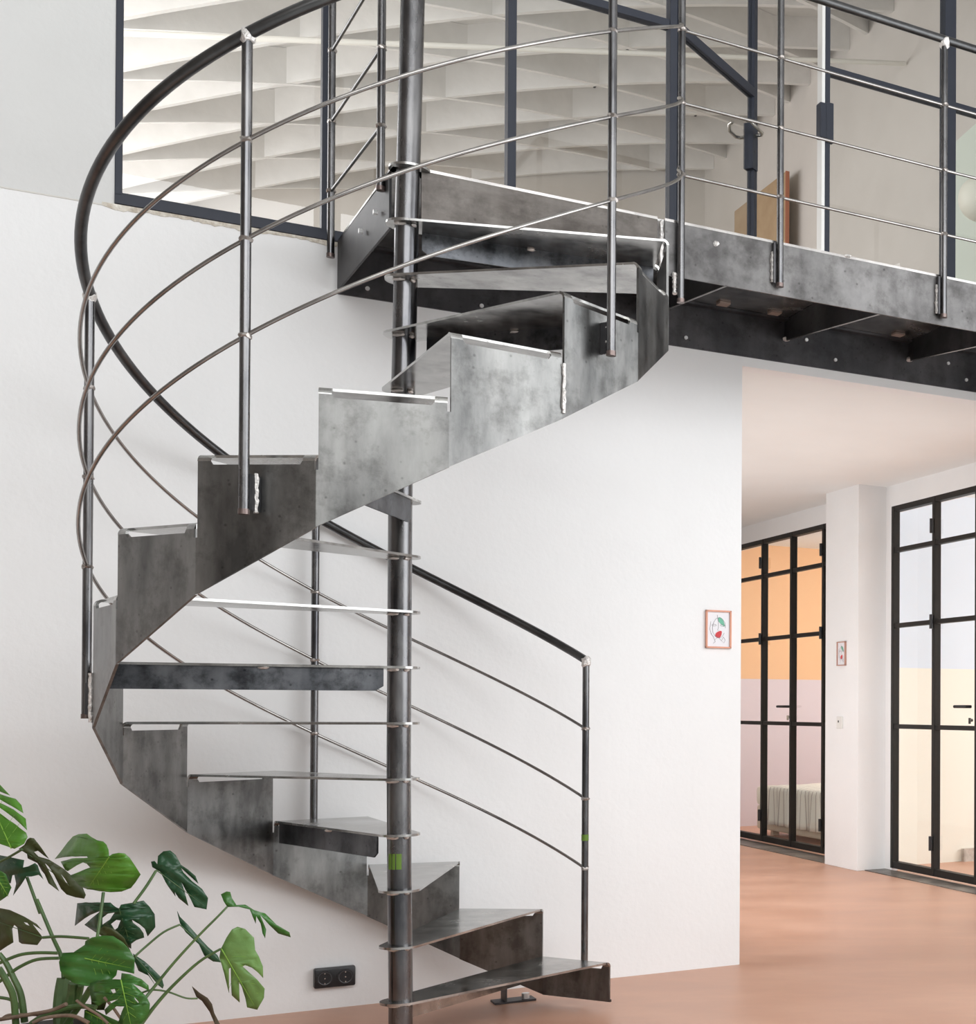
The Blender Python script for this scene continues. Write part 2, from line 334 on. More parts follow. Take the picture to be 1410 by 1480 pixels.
# ------------------------------------------------------------------ pictures
PAPER = mat('print_paper', (.82, .81, .84), None, .6)
INK = mat('ink_line', (.25, .22, .24), None, .8)
def picture(name, label, fn, w, h, c, fw, fcol):
    # fn(x, y, d): picture plane coordinates to world, d = distance off the wall
    t = thing(name, fn(0, -h / 2, 0), label, 'picture', 'framed line drawings')
    bm = bmesh.new()
    def bar(x0, x1, y0, y1, d0, d1): hexa(bm, [fn(x0, y0, d0), fn(x1, y0, d0), fn(x1, y1, d0), fn(x0, y1, d0), fn(x0, y0, d1), fn(x1, y0, d1), fn(x1, y1, d1), fn(x0, y1, d1)])
    for b in ((-w / 2, w / 2, h / 2 - fw, h / 2), (-w / 2, w / 2, -h / 2, -h / 2 + fw), (-w / 2, -w / 2 + fw, -h / 2, h / 2), (w / 2 - fw, w / 2, -h / 2, h / 2)): bar(*b, 0, .014)
    part('picture_frame', bm, fcol, t)
    bm = bmesh.new(); hexa(bm, [fn(x, y, d) for d in (.001, .006) for x, y in ((-w / 2 + fw, -h / 2 + fw), (w / 2 - fw, -h / 2 + fw), (w / 2 - fw, h / 2 - fw), (-w / 2 + fw, h / 2 - fw))])
    pp = part('print', bm, PAPER, t)
    bm = bmesh.new()
    def curve(pts, r=.0007): tube(bm, [fn(x * w, y * h, .0072) for x, y in pts], r, seg=5)
    curve([(.02 + .26 * cos(a / 12 * 2 * pi) * (1 + .06 * sin(a)), .04 + .27 * sin(a / 12 * 2 * pi)) for a in range(12)])
    for sx in (-1, 1):
        curve([(sx * .17 + .09 * cos(a / 8 * pi), .10 + .03 * sin(a / 8 * pi)) for a in range(9)]); curve([(sx * .17 + .08 * cos(a / 8 * pi), .10 - .02 * sin(a / 8 * pi)) for a in range(9)])
    curve([(-.05, .38), (0, .2), (.0, .03), (-.05, -.02), (.03, -.03)]); curve([(-.14, -.28), (-.02, -.2), (.12, -.30)]); curve([(-.3, -.12), (-.2, -.2), (-.12, -.33), (-.2, -.38)])
    curve([(.2, -.2), (.27, -.28), (.22, -.36), (.12, -.3), (.2, -.2)]); curve([(-.3, .2), (-.34, .0), (-.28, -.14)])
    part('line_drawing', bm, INK, pp)
    def leafshape(cx, cy, rx, ry, ang, m, nm):
        bm = bmesh.new(); pts = []
        for i in range(18):
            a = 2 * pi * i / 18; x = rx * cos(a); y = ry * sin(a) * (1 - .35 * cos(a))
            pts.append(fn((cx * w + x * cos(ang) - y * sin(ang)), (cy * h + x * sin(ang) + y * cos(ang)), .0065))
        prism(bm, pts, fn(0, 0, .0072) - fn(0, 0, .0065)); part(nm, bm, m, pp)
    leafshape(.12, .20, .024, .010, R_(-55), mat('print_green', (.17, .48, .34), None, .7), 'green_patch')
    leafshape(.02, -.13, .019, .013, R_(50), mat('print_red', (.62, .06, .07), None, .7), 'red_patch')
    return t
picture('picture', 'rose-framed line drawing on the wide white wall, larger in view than the pillar one', lambda x, y, d: W(1.499 + x, WN - .001 - d, 1.554 + y), .122, .174, None, .007, mat('rose_frame', (.72, .33, .22), None, .45))
picture('picture', 'narrow-looking framed print seen edge-on high on the grey pillar face', lambda x, y, d: W(3.739 - d, 4.209 - x, 1.60 + y), .138, .18, None, .007, mat('brown_frame', (.50, .28, .22), None, .45))

# ------------------------------------------------------------------ socket
so = thing('wall_socket', W(-.083, WN - .02, .088), 'black double power socket low on the white wall behind the column', 'socket')
part('housing', BX(-.157, -.010, WN - .036, WN, .088, .165, bev=.006), BLACKP, so, True)
for uc in (-.120, -.047):
    c = W(uc, WN - .036, .1265)
    ins = part('socket_insert', TB([c + N * .001, c - N * .004], .029, seg=28), BLACKP, so, True)
    bm = bmesh.new(); tube(bm, [c + N * -.0035 + (U * cos(a * pi / 12) + Vector((0, 0, sin(a * pi / 12)))) * .024 for a in range(24)], .0022, seg=6, closed=True); part('socket_rim', bm, mat('socket_rim_grey', (.05, .05, .055), None, .3), ins)
    for dz in (-.019, .0, .019): part('contact', TB([c - N * .004 + Vector((0, 0, dz)), c - N * .006 + Vector((0, 0, dz))], .0026, seg=8), CHROME, ins)

# ------------------------------------------------------------------ upper glazed partition
UZ0, UZ1 = Z1, 5.6
fr = thing('glazed_partition', W(1.0, WN + .03, UZ0), 'dark grey framed glass partition of the upper room above the steel beam', 'partition')
bm = bmesh.new(); boxu(bm, -.827, DW, WN - .004, WN + .05, UZ0, UZ0 + .035); boxu(bm, -.827, 1.26, WN + .008, WN + .05, UZ0 + .035, UZ0 + .045); part('sill_frame', bm, FRAME, fr)
for a, b in ((-.827, -.803), (-.147, -.112), (.556, .591), (1.259, 1.293), (2.028, 2.055), (2.70, 2.765), (3.42, 3.46)):
    part('upright', BX(a, b, WN - .004, WN + .055, UZ0 + .03, UZ1, bev=.002), FRAME, fr)
for a, b in ((-.147, .556), (.591, 1.259), (2.055, 2.70), (2.765, 3.42)):
    part('crossbar', BX(a, b, WN, WN + .05, 4.275, 4.31, bev=.002), FRAME, fr)
part('crossbar', BX(-.803, -.147, WN, WN + .05, 4.275, 4.31, bev=.002), FRAME, fr)
for a, b in ((-.803, -.147), (-.112, .556), (.591, 1.259), (2.055, 2.70), (2.765, 3.42), (3.46, 3.97)):
    part('pane', BX(a, b, WN + .021, WN + .027, UZ0 + .035, UZ1), GLASSU, fr)
part('strike_box', BX(1.995, 2.03, WN - .02, WN + .03, 3.945, 4.115, bev=.006), FRAME, fr)
part('strike_plate', BX(2.03, 2.07, WN - .014, WN + .01, 3.93, 4.125, bev=.004), FRAME, fr)
part('jamb_strip', BX(2.012, 2.028, WN - .002, WN + .05, UZ0 + .03, UZ1), mat('bare_aluminium', (.80, .79, .77), None, .4, .3), fr, label='pale unpainted jamb edge')
part('pull_handle', TB([W(2.79, WN - .005, 3.085), W(2.80, WN - .05, 3.085), W(2.84, WN - .06, 3.12), W(2.86, WN - .02, 3.13)], .012, seg=10), CHROME, fr)
# open door leaf
H0 = Vector((1.294, WN + .02, 0)); LA = math.atan2(1.42 - WN - .02, 1.85 - 1.294); LW = .725
def DL(x, y, z): return W(H0.x + cos(LA) * x - sin(LA) * y, H0.y + sin(LA) * x + cos(LA) * y, z)
dl = thing('glass_door', DL(.36, 0, Z1 + .01), 'dark grey framed glass door standing open into the upper room', 'door')
def dbox(x0, x1, y0, y1, z0, z1):
    bm = bmesh.new(); hexa(bm, [DL(x, y, z) for z in (z0, z1) for x, y in ((x0, y0), (x1, y0), (x1, y1), (x0, y1))]); return bm
part('stile', dbox(0.0, .03, -.02, .02, Z1 + .01, 5.55), FRAME, dl); part('stile', dbox(LW - .03, LW, -.02, .02, Z1 + .01, 5.55), FRAME, dl)
part('door_rail', dbox(.03, LW - .03, -.02, .02, 4.27, 4.315), FRAME, dl); part('door_rail', dbox(.03, LW - .03, -.02, .02, Z1 + .01, Z1 + .05), FRAME, dl); part('door_rail', dbox(.03, LW - .03, -.02, .02, 5.51, 5.55), FRAME, dl)
part('pane', dbox(.03, LW - .03, -.003, .003, Z1 + .05, 4.27), GLASSU, dl); part('pane', dbox(.03, LW - .03, -.003, .003, 4.315, 5.51), GLASSU, dl)
lc = part('lock_case', dbox(LW - .055, LW - .004, -.026, .026, 3.90, 4.13), FRAME, dl)
for s in (-1, 1):
    part('door_handle', TB([DL(LW - .03, s * .02, 4.07), DL(LW - .03, s * .06, 4.07), DL(LW - .05, s * .075, 4.07), DL(LW - .11, s * .075, 4.075), DL(LW - .14, s * .06, 4.095), DL(LW - .145, s * .04, 4.10)], .0085, seg=10), CHROME, dl, True)
part('keyhole', TB([DL(LW - .03, -.026, 3.99), DL(LW - .03, -.0275, 3.99)], .006, seg=10), BLACKP, lc)
# broken plaster strip under the window
bm = bmesh.new()
rgp = random.Random(5); prev = None
for i in range(61):
    u = -.865 + (.79) * i / 60; d = .008 + .010 * abs(sin(i * .31) * sin(i * .113 + 1)) + rgp.uniform(0, .006)
    q = [bm.verts.new(W(u, WN - .004, Z1 - .004)), bm.verts.new(W(u, WN - .003, Z1 - .004 - d)), bm.verts.new(W(u, WN + .01, Z1 - .004 - d)), bm.verts.new(W(u, WN + .01, Z1 - .004))]
    if prev:
        for j in range(4): bm.faces.new((prev[j], prev[(j + 1) % 4], q[(j + 1) % 4], q[j]))
    else: bm.faces.new(q)
    prev = q
bm.faces.new(prev[::-1]); struct(link('trim_5', bm, SILL))
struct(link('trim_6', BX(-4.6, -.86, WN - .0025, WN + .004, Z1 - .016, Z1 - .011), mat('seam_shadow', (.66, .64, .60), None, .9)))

# things in the attic room
board = link('plywood_sheet', BX(3.84, 3.862, 5.50, 6.62, 3.04, 5.66), mat('plywood', (.42, .29, .17), (.50, .36, .22), .7, scale=4))
tag(board, 'tall brown plywood sheet leaning upright against the end wall of the upper room', 'board')
part('edge_strip', BX(3.835, 3.866, 5.485, 5.50, 3.04, 5.66), mat('red_edge', (.42, .16, .09), None, .6), board, label='reddish edge')
pts = [ray(120, 43, 5), ray(1307, 92, 5)]
rl = Vector((-1.05, 0, 0))
def onplane(px, py, u0):
    d = ray(px, py, 1.0) - Vector((0, 0, CH)); cu = (Vector((0, 0, 0)) - C0).dot(U); t = (u0 - cu) / d.dot(U); return Vector((0, 0, CH)) + d * t
e1 = onplane(1307, 92, 3.95)
dL = ray(180, 48, 1.0) - Vector((0, 0, CH)); e0 = Vector((0, 0, CH)) + dL * ((4.72 - CH) / dL.z)
e0 = e0 + (e0 - e1) * .06
tag(link('conduit_pipe', TB([e0, e1], .016, seg=10), mat('pale_pipe', (.86, .83, .76), None, .5), None, True), 'thin cream pipe running across the attic room under the roof boards', 'pipe')
# pale green screen and round lamp on the far right
pg = [onplane(1362, 221, 3.93), onplane(1425, 165, 3.93)]
bm = bmesh.new(); a, b = pg; a2 = Vector((a.x, a.y, Z1)); b2 = Vector((b.x, b.y, Z1)); prism(bm, [a, b, b2, a2], U * .03)
tag(link('green_screen', bm, mat('pale_green_board', (.74, .81, .72), None, .6)), 'pale green panel with slanting top edge inside the upper room at the far right', 'panel')
lp = onplane(1415, 288, 3.5)
gl = thing('globe_lamp', lp - Vector((0, 0, .2)), 'round cream globe lamp before the pale green panel', 'lamp')
bm = bmesh.new(); bmesh.ops.create_uvsphere(bm, u_segments=24, v_segments=16, radius=.13, matrix=Matrix.Translation(lp)); part('lamp_shade', bm, mat('lamp_cream', (.93, .92, .80), None, .5), gl, True)
part('lamp_stem', TB([lp + Vector((0, 0, .12)), Vector((lp.x, lp.y, SZ(3.5) + .2))], .006, seg=8), BLACKP, gl)

# ------------------------------------------------------------------ steel walkway / landing
lw = thing('landing_walkway', W(1.6, .45, 2.83), 'raw steel walkway with railing bolted along the wall at the top of the stair', 'walkway')
bm = bmesh.new()
dk = [(-.045, -.02), (DW - .01, -.02), (DW - .01, .935), (-.092, .935)]
prism(bm, [W(u, n, Z1 - .008) for u, n in dk], Vector((0, 0, .008))); part('deck', bm, STEELT, lw)
bm = bmesh.new(); lathe(bm, [(.0385, Z1 - .008), (.066, Z1 - .008), (.066, Z1), (.0385, Z1)], C0 + Vector((.012, 0, 0)), 32); part('collar', bm, STEELT, lw, True)
part('fascia', BX(.9, DW - .01, -.028, -.02, 2.83, Z1 - .002), FASC, lw)
part('landing_riser', BX(.045, .872, -.026, -.018, 2.85, Z1 - .002), RISER, lw)
part('lit_edge_bar', BX(.9, DW - .01, -.029, -.021, Z1 - .006, Z1 + .004), WIRE, lw, label='pale strip added as lit top edge')  # pale bars added to paint the lit top edges of the plates
part('lit_edge_bar', BX(.045, .872, -.027, -.019, Z1 - .006, Z1 + .004), WIRE, lw, label='pale strip added as lit top edge')
bm = bmesh.new(); prism(bm, [W(-.045, .05, Z1 - .009), W(-.045, .05, 2.84), W(-.092, .93, 2.84), W(-.092, .93, Z1 - .009)], U * .008); sf = part('side_fascia', bm, mat('black_mill_steel', (.022, .022, .024), (.05, .048, .05), .55, .3, scale=5), lw)
for n, z in ((.18, 2.93), (.42, 2.93)): part('bolt', TB([W(-.052 - .053 * n, n, z), W(-.066 - .053 * n, n, z)], .009, seg=8), BOLT, sf)
wb = part('wall_beam', BX(-.088, DW - .01, .943, .953, 2.83, Z1 - .009), STEELD, lw)
part('beam_flange', BX(-.088, DW - .01, .90, .943, 3.02, Z1 - .009), STEELD, wb)
for u, z in ((.018, 2.868), (-.067, 2.944), (.453, 2.871), (1.335, 2.873), (2.083, 2.880), (2.825, 2.884), (3.55, 2.884), (2.717, 2.954), (1.93, 2.954), (.50, 2.96)):
    part('bolt', TB([W(u, .943, z), W(u, .936, z)], .0085, seg=10), BOLT, wb)
for u in (1.15, 1.822, 2.49, 3.16):
    bm = bmesh.new(); prism(bm, [W(u - .004, -.02, 2.835), W(u - .004, .943, 2.935), W(u - .004, .943, 3.03), W(u - .004, -.02, 3.03)], U * .008); br = part('cross_bracket', bm, STEELD, lw)
    part('bracket_edge', TB([W(u, -.02, 2.834), W(u, .94, 2.934)], .0035, seg=6), WIRE, br)
    part('weld', blob(W(u, .935, 2.94), .018, .014, .012, 2, int(u * 10)), WELD, br)
for u in (1.45, 1.70, 1.95, 2.35, 2.62, 2.95):
    part('weld_plate', BX(u, u + .05, .82, .87, 3.022, 3.031), mat('rusty_plate', (.36, .28, .24), None, .6, .3), lw)
part('weld', blob(W(.885, -.03, 2.93), .008, .008, .10, 3, 4), WELD, lw, label='light weld seam')
part('weld', blob(W(1.10, -.03, 2.985), .014, .004, .012, 2, 9), WELD, lw, label='light weld spot')
part('weld', blob(W(1.66, -.028, 3.042), .02, .008, .007, 2, 19), WELD, lw)
RH = (4.04, 3.765, 3.487, 3.212)
def wpost(u, n, zb, zt=4.04, r=.0135):
    p = part('post', TB([W(u, n, zb), W(u, n, zt)], r, seg=16), TUBE, lw, True)
    part('post_cap', TB([W(u, n, zb - .003), W(u, n, zb + .012)], r + .0015, seg=16), mat('blued_steel', (.17, .13, .12), None, .35, .7), p, True)
    part('weld', blob(W(u, n, zt - .008), .022, .022, .03, 2, int(u * 37)), WELD, p)
    for z in RH[1:]: part('weld', blob(W(u, n, z), .017, .017, .013, 2, int(z * 37)), mat('weld_dark', (.34, .31, .29), None, .35, .9), p)
    return p
for u in (1.358, 2.108, 2.858, 3.60):
    p = wpost(u, -.05, 2.86)
    part('mounting_plate', BX(u - .026, u - .018, -.05, -.028, 2.87, 3.03), STEELD, p)
    part('weld', blob(W(u - .024, -.034, 2.935), .009, .009, .06, 3, int(u * 11)), WELD, p)
p = wpost(.955, -.05, 2.73); part('weld', blob(W(.935, -.04, 2.80), .008, .008, .04, 3, 77), WELD, p)
part('handrail', TB([W(.955, -.05, 4.05), W(DW - .02, -.05, 4.04)], .017, seg=16), RAILD, lw, True)
for z in RH[1:]: part('rail', TB([W(.955, -.05, z), W(DW - .02, -.05, z)], .006, seg=10), WIRE, lw, True)
pA, pB = (-.062, .115), (-.122, .885)
wpost(*pA, 2.99); wpost(*pB, 2.955)
part('handrail', TB([W(*pA, 4.04), W(*pB, 4.04)], .017, seg=16), RAILD, lw, True)
for z in RH[1:]: part('rail', TB([W(*pA, z), W(*pB, z)], .006, seg=10), RAILD, lw, True)

# ------------------------------------------------------------------ spiral staircase
RAD, A0, ST, WD, HR = .88076, 1.15773, .392014, .3811, .19
stair = thing('spiral_staircase', C0, 'raw folded-steel spiral staircase turning around a central tube before the white wall', 'staircase')
BOW = [(0, 0), (.177, .001), (.65, -.007), (1.0, -.0115), (1.475, -.012), (1.95, -.012), (2.42, -.002), (2.89, .004), (3.36, .014), (4.2, .03)]
def bow(z):
    for (a, x), (b, y) in zip(BOW, BOW[1:]):
        if z <= b: return x + (y - x) * (z - a) / (b - a)
    return BOW[-1][1]
cc = part('center_column', TB([C0 + Vector((bow(z), 0, z)) for z in [i * .1 for i in range(42)]], .038, seg=40), TUBE, stair, True)
bm = bmesh.new(); lathe(bm, [(.11, 0), (.11, .01), (.04, .01)], C0, 32); part('base_plate', bm, STEEL, stair, True)
def pol(r, a, z, cx=0): return C0 + Vector((r * cos(a) + cx, r * sin(a), z))
def stepang(i): return A0 + ST * (i - 1)
TT = .008
CHORD = RAD * cos(WD / 2)
rs = random.Random(12)
for i in range(1, 16):
    z = HR * i; a = stepang(i); cx = bow(z); cvec = Vector((cx, 0, 0))
    er = Vector((cos(a), sin(a), 0)); et = Vector((-sin(a), cos(a), 0))
    hw = RAD * sin(WD / 2)                      # half width of the outer edge
    def L(r, t, zz): return C0 + er * r + et * t + Vector((0, 0, zz)) + (cvec * max(0, 1 - r / CHORD))
    br_ = .020; tabw = .034
    # plate outline: arc around the column, straight sides to the outer edge
    rr = .066; outer_in = CHORD - br_ - TT * .5
    ang = math.atan2(hw, CHORD); tang = ang + pi / 2 - 0.0
    arc = [L(rr * cos(t), rr * sin(t), z) for t in [(pi / 2 - .0) + .0 + (pi) * k / 18 for k in range(19)]]
    sl = (hw - rr) / CHORD
    wi = rr + sl * outer_in
    outline = arc[::-1][::-1]
    pts = [L(rr * cos(pi / 2 + pi * k / 18), rr * sin(pi / 2 + pi * k / 18), z - TT) for k in range(19)] + [L(outer_in, -wi, z - TT), L(outer_in, wi, z - TT)]
    bm = bmesh.new(); prism(bm, pts, Vector((0, 0, TT)))
    # rounded tabs folding down into the stringer plate
    for t0, t1 in ((-hw, -hw + tabw), (hw - tabw, hw)):
        pr = None
        for k in range(9):
            b = pi / 2 * k / 8
            q = [bm.verts.new(L(outer_in + br_ * 1.0 * sin(b) * (1.0) + 0 * t, t, z - br_ - TT * .0 + (br_) * cos(b))) for t in (t0, t1)] + \
                [bm.verts.new(L(outer_in + (br_ - TT) * sin(b), t, z - br_ + (br_ - TT) * cos(b))) for t in (t1, t0)]
            if pr:
                for j in range(4): bm.faces.new((pr[j], pr[(j + 1) % 4], q[(j + 1) % 4], q[j]))
            else: bm.faces.new(q)
            pr = q
        bm.faces.new(pr[::-1])
    tr = part('tread', bm, STEELT, stair, True)
    # stringer facet, in chord coordinates t and height
    hwf = RAD * sin(ST / 2)
    zb0 = max(.033, HR * (i - 2.08)); zb1 = max(.033, HR * (i - 1.08))
    zt = z - br_; zs = z - .030
    ro = outer_in + br_
    ins = hwf - hw + .0012
    prof = [(-hwf, zb0), (-hwf, max(zb0 + .01, z - HR - .045)), (-hwf + ins, max(zb0 + .01, z - HR - .045)), (-hwf + ins, zt), (-hwf + ins + tabw, zt), (-hwf + ins + tabw + .006, zs), (hwf - ins - tabw - .006, zs), (hwf - ins - tabw, zt), (hwf - ins, zt), (hwf - ins, z - .045), (hwf, z - .045), (hwf, zb1)]
    bm = bmesh.new(); prism(bm, [L(ro, t, zz) - cvec * 0 for t, zz in prof], -er * TT)
    sp = part('stringer_panel', bm, STEEL, tr)
    # underside flange beneath some treads
    if i in (1, 4, 7, 10, 13, 15):
        sidev = (L(outer_in - .004, wi - .006, 0) - L(.03, rr - .010, 0)); p0 = L(.045, rr - .008, 0); p1 = L(outer_in - .004, wi - .010, 0)
        off = Vector((sidev.y, -sidev.x, 0)).normalized() * .006
        bm = bmesh.new(); prism(bm, [p0 + Vector((0, 0, z - TT)), p0 + Vector((0, 0, z - .068)), p0 + (p1 - p0) * .03 + Vector((0, 0, z - .084)), p1 + Vector((0, 0, z - .084)), p1 + Vector((0, 0, z - TT))], off)
        part('stiffener', bm, STEELT if i == 1 else STIFF, tr)
        m_ = p0.lerp(p1, .45) + Vector((0, 0, z - TT - .003)); part('weld', blob(m_, .02, .012, .006, 2, i), WELD, tr)
    # weld under the collar
    part('weld', blob(L(.0, 0, z - TT - .004) + Vector((-.004, -.040, 0)), .022, .008, .006, 2, 50 + i), WELD, tr)
    part('weld', blob(L(.0, 0, z - TT - .004) + Vector((.034, -.02, 0)), .008, .012, .006, 2, 80 + i), WELD, tr)
# vertical weld seams between stringer facets
for i in (4, 7, 10, 13):
    if i in (4, 10, 7, 13):
        idx = {4: 4.5, 7: 7.5, 10: 10.5, 13: 12.5}[i]
        a = A0 + ST * (idx - 1); zt = HR * math.floor(idx) - (.09 if i in (4,) else .03); zb = HR * (idx - 1.58) + .01
        if i in (4, 13, 7):
            part('weld', blob(pol(RAD + .001, a, (zt + zb) / 2), .006, .006, (zt - zb) / 2 * .92, 3, i), WELD, stair, label='light vertical weld seam')
# green chalk marks on the column
GREEN = mat('green_mark', (.10, .19, .02), None, .6)
bm = bmesh.new()
for j in range(14):
    b0 = R_(-125 + j * 5); b1 = R_(-125 + (j + 1) * 5)
    if j in (4, 8): continue
    hexa(bm, [C0 + Vector((bow(.66) + r * cos(b), r * sin(b), zz)) for zz in (.640, .693) for r, b in ((.0378, b0), (.0378, b1), (.0388, b1), (.0388, b0))])
part('paint_mark', bm, GREEN, cc, label='green paint mark')
# balustrade: handrail and three rods following the helix, five posts
PR = RAD + .036
KEYS = [1.0, 4.0, 7.0, 10.0, 13.0, 15.46]
HZ = {'h': [1.375, 1.926, 2.507, 3.052, 3.62, 4.05], 0: [1.099, 1.634, 2.208, 2.756, 3.334, 3.79], 1: [.817, 1.369, 1.921, 2.483, 3.064, 3.52], 2: [.536, 1.082, 1.634, 2.215, 2.80, 3.25]}
def interp(k, idx):
    z = HZ[k]
    for a, b, x, y in zip(KEYS, KEYS[1:], z, z[1:]):
        if idx <= b: return x + (y - x) * (idx - a) / (b - a)
    return z[-1]
def smoothz(k, idx):     # light smoothing of the rise
    return sum(interp(k, min(15.46, max(1.0, idx + d))) * w for d, w in ((-.5, .25), (0, .5), (.5, .25))) if 1.6 < idx < 14.9 else interp(k, idx)
endp = W(.955, -.05, 0)
def helix(k, i0=1.04):
    out = []
    n = 150
    for j in range(n + 1):
        idx = i0 + (15.46 - i0) * j / n; p = pol(PR, A0 + ST * (idx - 1), smoothz(k, idx))
        if idx > 14.9:
            w = (idx - 14.9) / .56; p = p.lerp(Vector((endp.x, endp.y, p.z)), w * w)
        out.append(p)
    return out
hp = helix('h', 1.04)
part('handrail', TB(hp, .0165, seg=16), RAILD, stair, True)
for k in (0, 1, 2): part('rail', TB(helix(k), .0058, seg=10), WIRE, stair, True)
for i, idx in ((1, 1.04), (4, 4.03), (7, 7.0), (10, 10.0), (13, 12.94)):
    a = A0 + ST * (idx - 1); zb = HR * i - .175 if i > 1 else HR * i - .15
    if i == 13: zb = 2.30
    zt = smoothz('h', idx)
    ps = part('post', TB([pol(PR, a, zb), pol(PR, a, zt - .004)], .0135, seg=18), TUBE, stair, True)
    part('post_cap', TB([pol(PR, a, zb - .003), pol(PR, a, zb + .012)], .015, seg=16), mat('blued_steel', (.17, .13, .12), None, .35, .7), ps, True)
    part('weld', blob(pol(PR, a, zt - .006), .02, .02, .026, 2, i), WELD, ps)
    for k in (0, 1, 2): part('weld', blob(pol(PR, a, smoothz(k, idx)), .0165, .0165, .012, 2, 9 * i + k), MATS['weld_dark'], ps)
    er = Vector((cos(a), sin(a), 0)); et = Vector((-sin(a), cos(a), 0)); bm = bmesh.new()
    q0 = pol(RAD - .018, a, 0) + et * .010; q1 = pol(PR, a, 0) + et * .010
    z0, z1 = max(zb + .01, .05), max(zb + .01, .05) + .10
    hexa(bm, [q + Vector((0, 0, zz)) for zz in (z0, z1) for q in (q0, q1, q1 + et * .006, q0 + et * .006)]); part('mounting_plate', bm, STEELD, ps)
    part('weld', blob(pol(RAD + .006, a, (z0 + z1) / 2) + et * .017, .006, .006, .055, 3, 3 * i), WELD, ps)
part('paint_mark', TB([pol(PR, A0 + ST * .04, .655), pol(PR, A0 + ST * .04, .68)], .0142, seg=16), GREEN, stair, label='green paint mark')
# steel foot anchored to the floor below the first tread
ft = part('floor_anchor', BX(.46, .62, .66, .74, 0, .008), STEELD, stair)
part('anchor_web', BX(.50, .506, .66, .74, .008, .12), STEELD, ft)
part('anchor_bolt', TB([W(.585, .69, .008), W(.585, .69, .03)], .016, seg=8), BOLT, ft)

# ------------------------------------------------------------------ bed in the left room
bd = thing('bed', W(5.2, 6.4, 0), 'low bed under a cream striped throw behind the left glass doors', 'bed')
BW = mat('bed_base_cloth', (.66, .58, .47), None, .9)
part('bed_base', BX(4.27, 6.3, 5.62, 7.08, .06, .28, bev=.02), BW, bd)
part('mattress', BX(4.26, 6.31, 5.61, 7.09, .28, .46, bev=.04), mat('mattress_cloth', (.80, .76, .66), None, .9), bd, True)
for u in (4.4, 6.2):
    for n in (5.75, 6.95): part('leg', BX(u - .03, u + .03, n - .03, n + .03, 0, .06), BW, bd)
m, t, b = newmat('striped_throw'); b.inputs['Roughness'].default_value = .95
tc = t.nodes.new('ShaderNodeTexCoord'); wv = t.nodes.new('ShaderNodeTexWave'); cr = t.nodes.new('ShaderNodeValToRGB'); mp = t.nodes.new('ShaderNodeMapping'); mp.inputs['Rotation'].default_value = (0, 0, -TH - pi / 2)
wv.wave_type = 'BANDS'; wv.bands_direction = 'X'; wv.inputs['Scale'].default_value = 4.2; wv.inputs['Distortion'].default_value = .15
cr.color_ramp.elements[0].position = .86; cr.color_ramp.elements[0].color = (.86, .83, .76, 1); cr.color_ramp.elements[1].position = .95; cr.color_ramp.elements[1].color = (.48, .42, .38, 1)
t.links.new(tc.outputs['Object'], mp.inputs[0]); t.links.new(mp.outputs[0], wv.inputs[0]); t.links.new(wv.outputs[0], cr.inputs[0]); t.links.new(cr.outputs[0], b.inputs['Base Color'])
bm = bmesh.new(); G = 44
grid = []
for iu in range(G + 1):
    row = []
    q = 5.58 + 1.14 * iu / G
    for jn in range(G + 1):
        s = jn / G * 1.9
        f = .020 * sin(q * 26 + .8 * sin(q * 5)) + .009 * sin(q * 63)
        if s < .34: u, z = 4.225 + f * (1 - s / .38), .13 + s
        elif s < .40: u, z = 4.225 + (s - .34) * 1.3, .47 + (s - .34) * .2
        else: u, z = 4.30 + (s - .40), .483 + .006 * sin(q * 14 + s * 9)
        row.append(bm.verts.new(W(u, q, z)))
    grid.append(row)
for iu in range(G):
    for jn in range(G): bm.faces.new((grid[iu][jn], grid[iu + 1][jn], grid[iu + 1][jn + 1], grid[iu][jn + 1]))
th = part('throw', bm, m, bd, 'all'); sm = th.modifiers.new('thick', 'SOLIDIFY'); sm.thickness = .01
# furniture pale block in the right room
tag(link('storage_box', BX(6.3, 6.9, 3.1, 3.7, 0, .42, bev=.02), mat('cream_box', (.78, .73, .58), None, .8)), 'pale cream low box standing in the room behind the right glass doors', 'box')

# ------------------------------------------------------------------ plant
def leafmat(name, c, rough=.32, dark=.78):
    if name in MATS: return MATS[name]
    m = mat(name, tuple(x * dark for x in c), c, rough, 0, scale=9, bump=.25, bscale=30, spec=.6)
    b = m.node_tree.nodes['Principled BSDF']; b.inputs['Subsurface Weight'].default_value = 0.0
    t = m.node_tree; o = [n for n in t.nodes if n.type == 'OUTPUT_MATERIAL'][0]
    tl = t.nodes.new('ShaderNodeBsdfTranslucent'); tl.inputs[0].default_value = (c[0] * 1.4, c[1] * 1.3, c[2] * .5, 1)
    mx = t.nodes.new('ShaderNodeMixShader'); mx.inputs[0].default_value = .22
    t.links.new(b.outputs[0], mx.inputs[1]); t.links.new(tl.outputs[0], mx.inputs[2]); t.links.new(mx.outputs[0], o.inputs[0]); return m
LG = {'bright': leafmat('leaf_bright', (.11, .31, .03)), 'mid': leafmat('leaf_mid', (.06, .21, .035)), 'dark': leafmat('leaf_dark', (.026, .10, .042), .32), 'olive': leafmat('leaf_olive', (.075, .09, .025), .5), 'pale': leafmat('leaf_pale', (.19, .36, .10), .35), 'dry': leafmat('leaf_dry', (.10, .075, .045), .8)}
VEIN = mat('leaf_vein', (.22, .42, .05), None, .5); STEM = mat('stem_green', (.05, .10, .03), (.09, .16, .05), .45, scale=12); BARK = mat('aerial_root', (.14, .09, .06), (.25, .18, .13), .8, scale=20)
pc = ray(72, 1475, 4.22)
PZ = .20
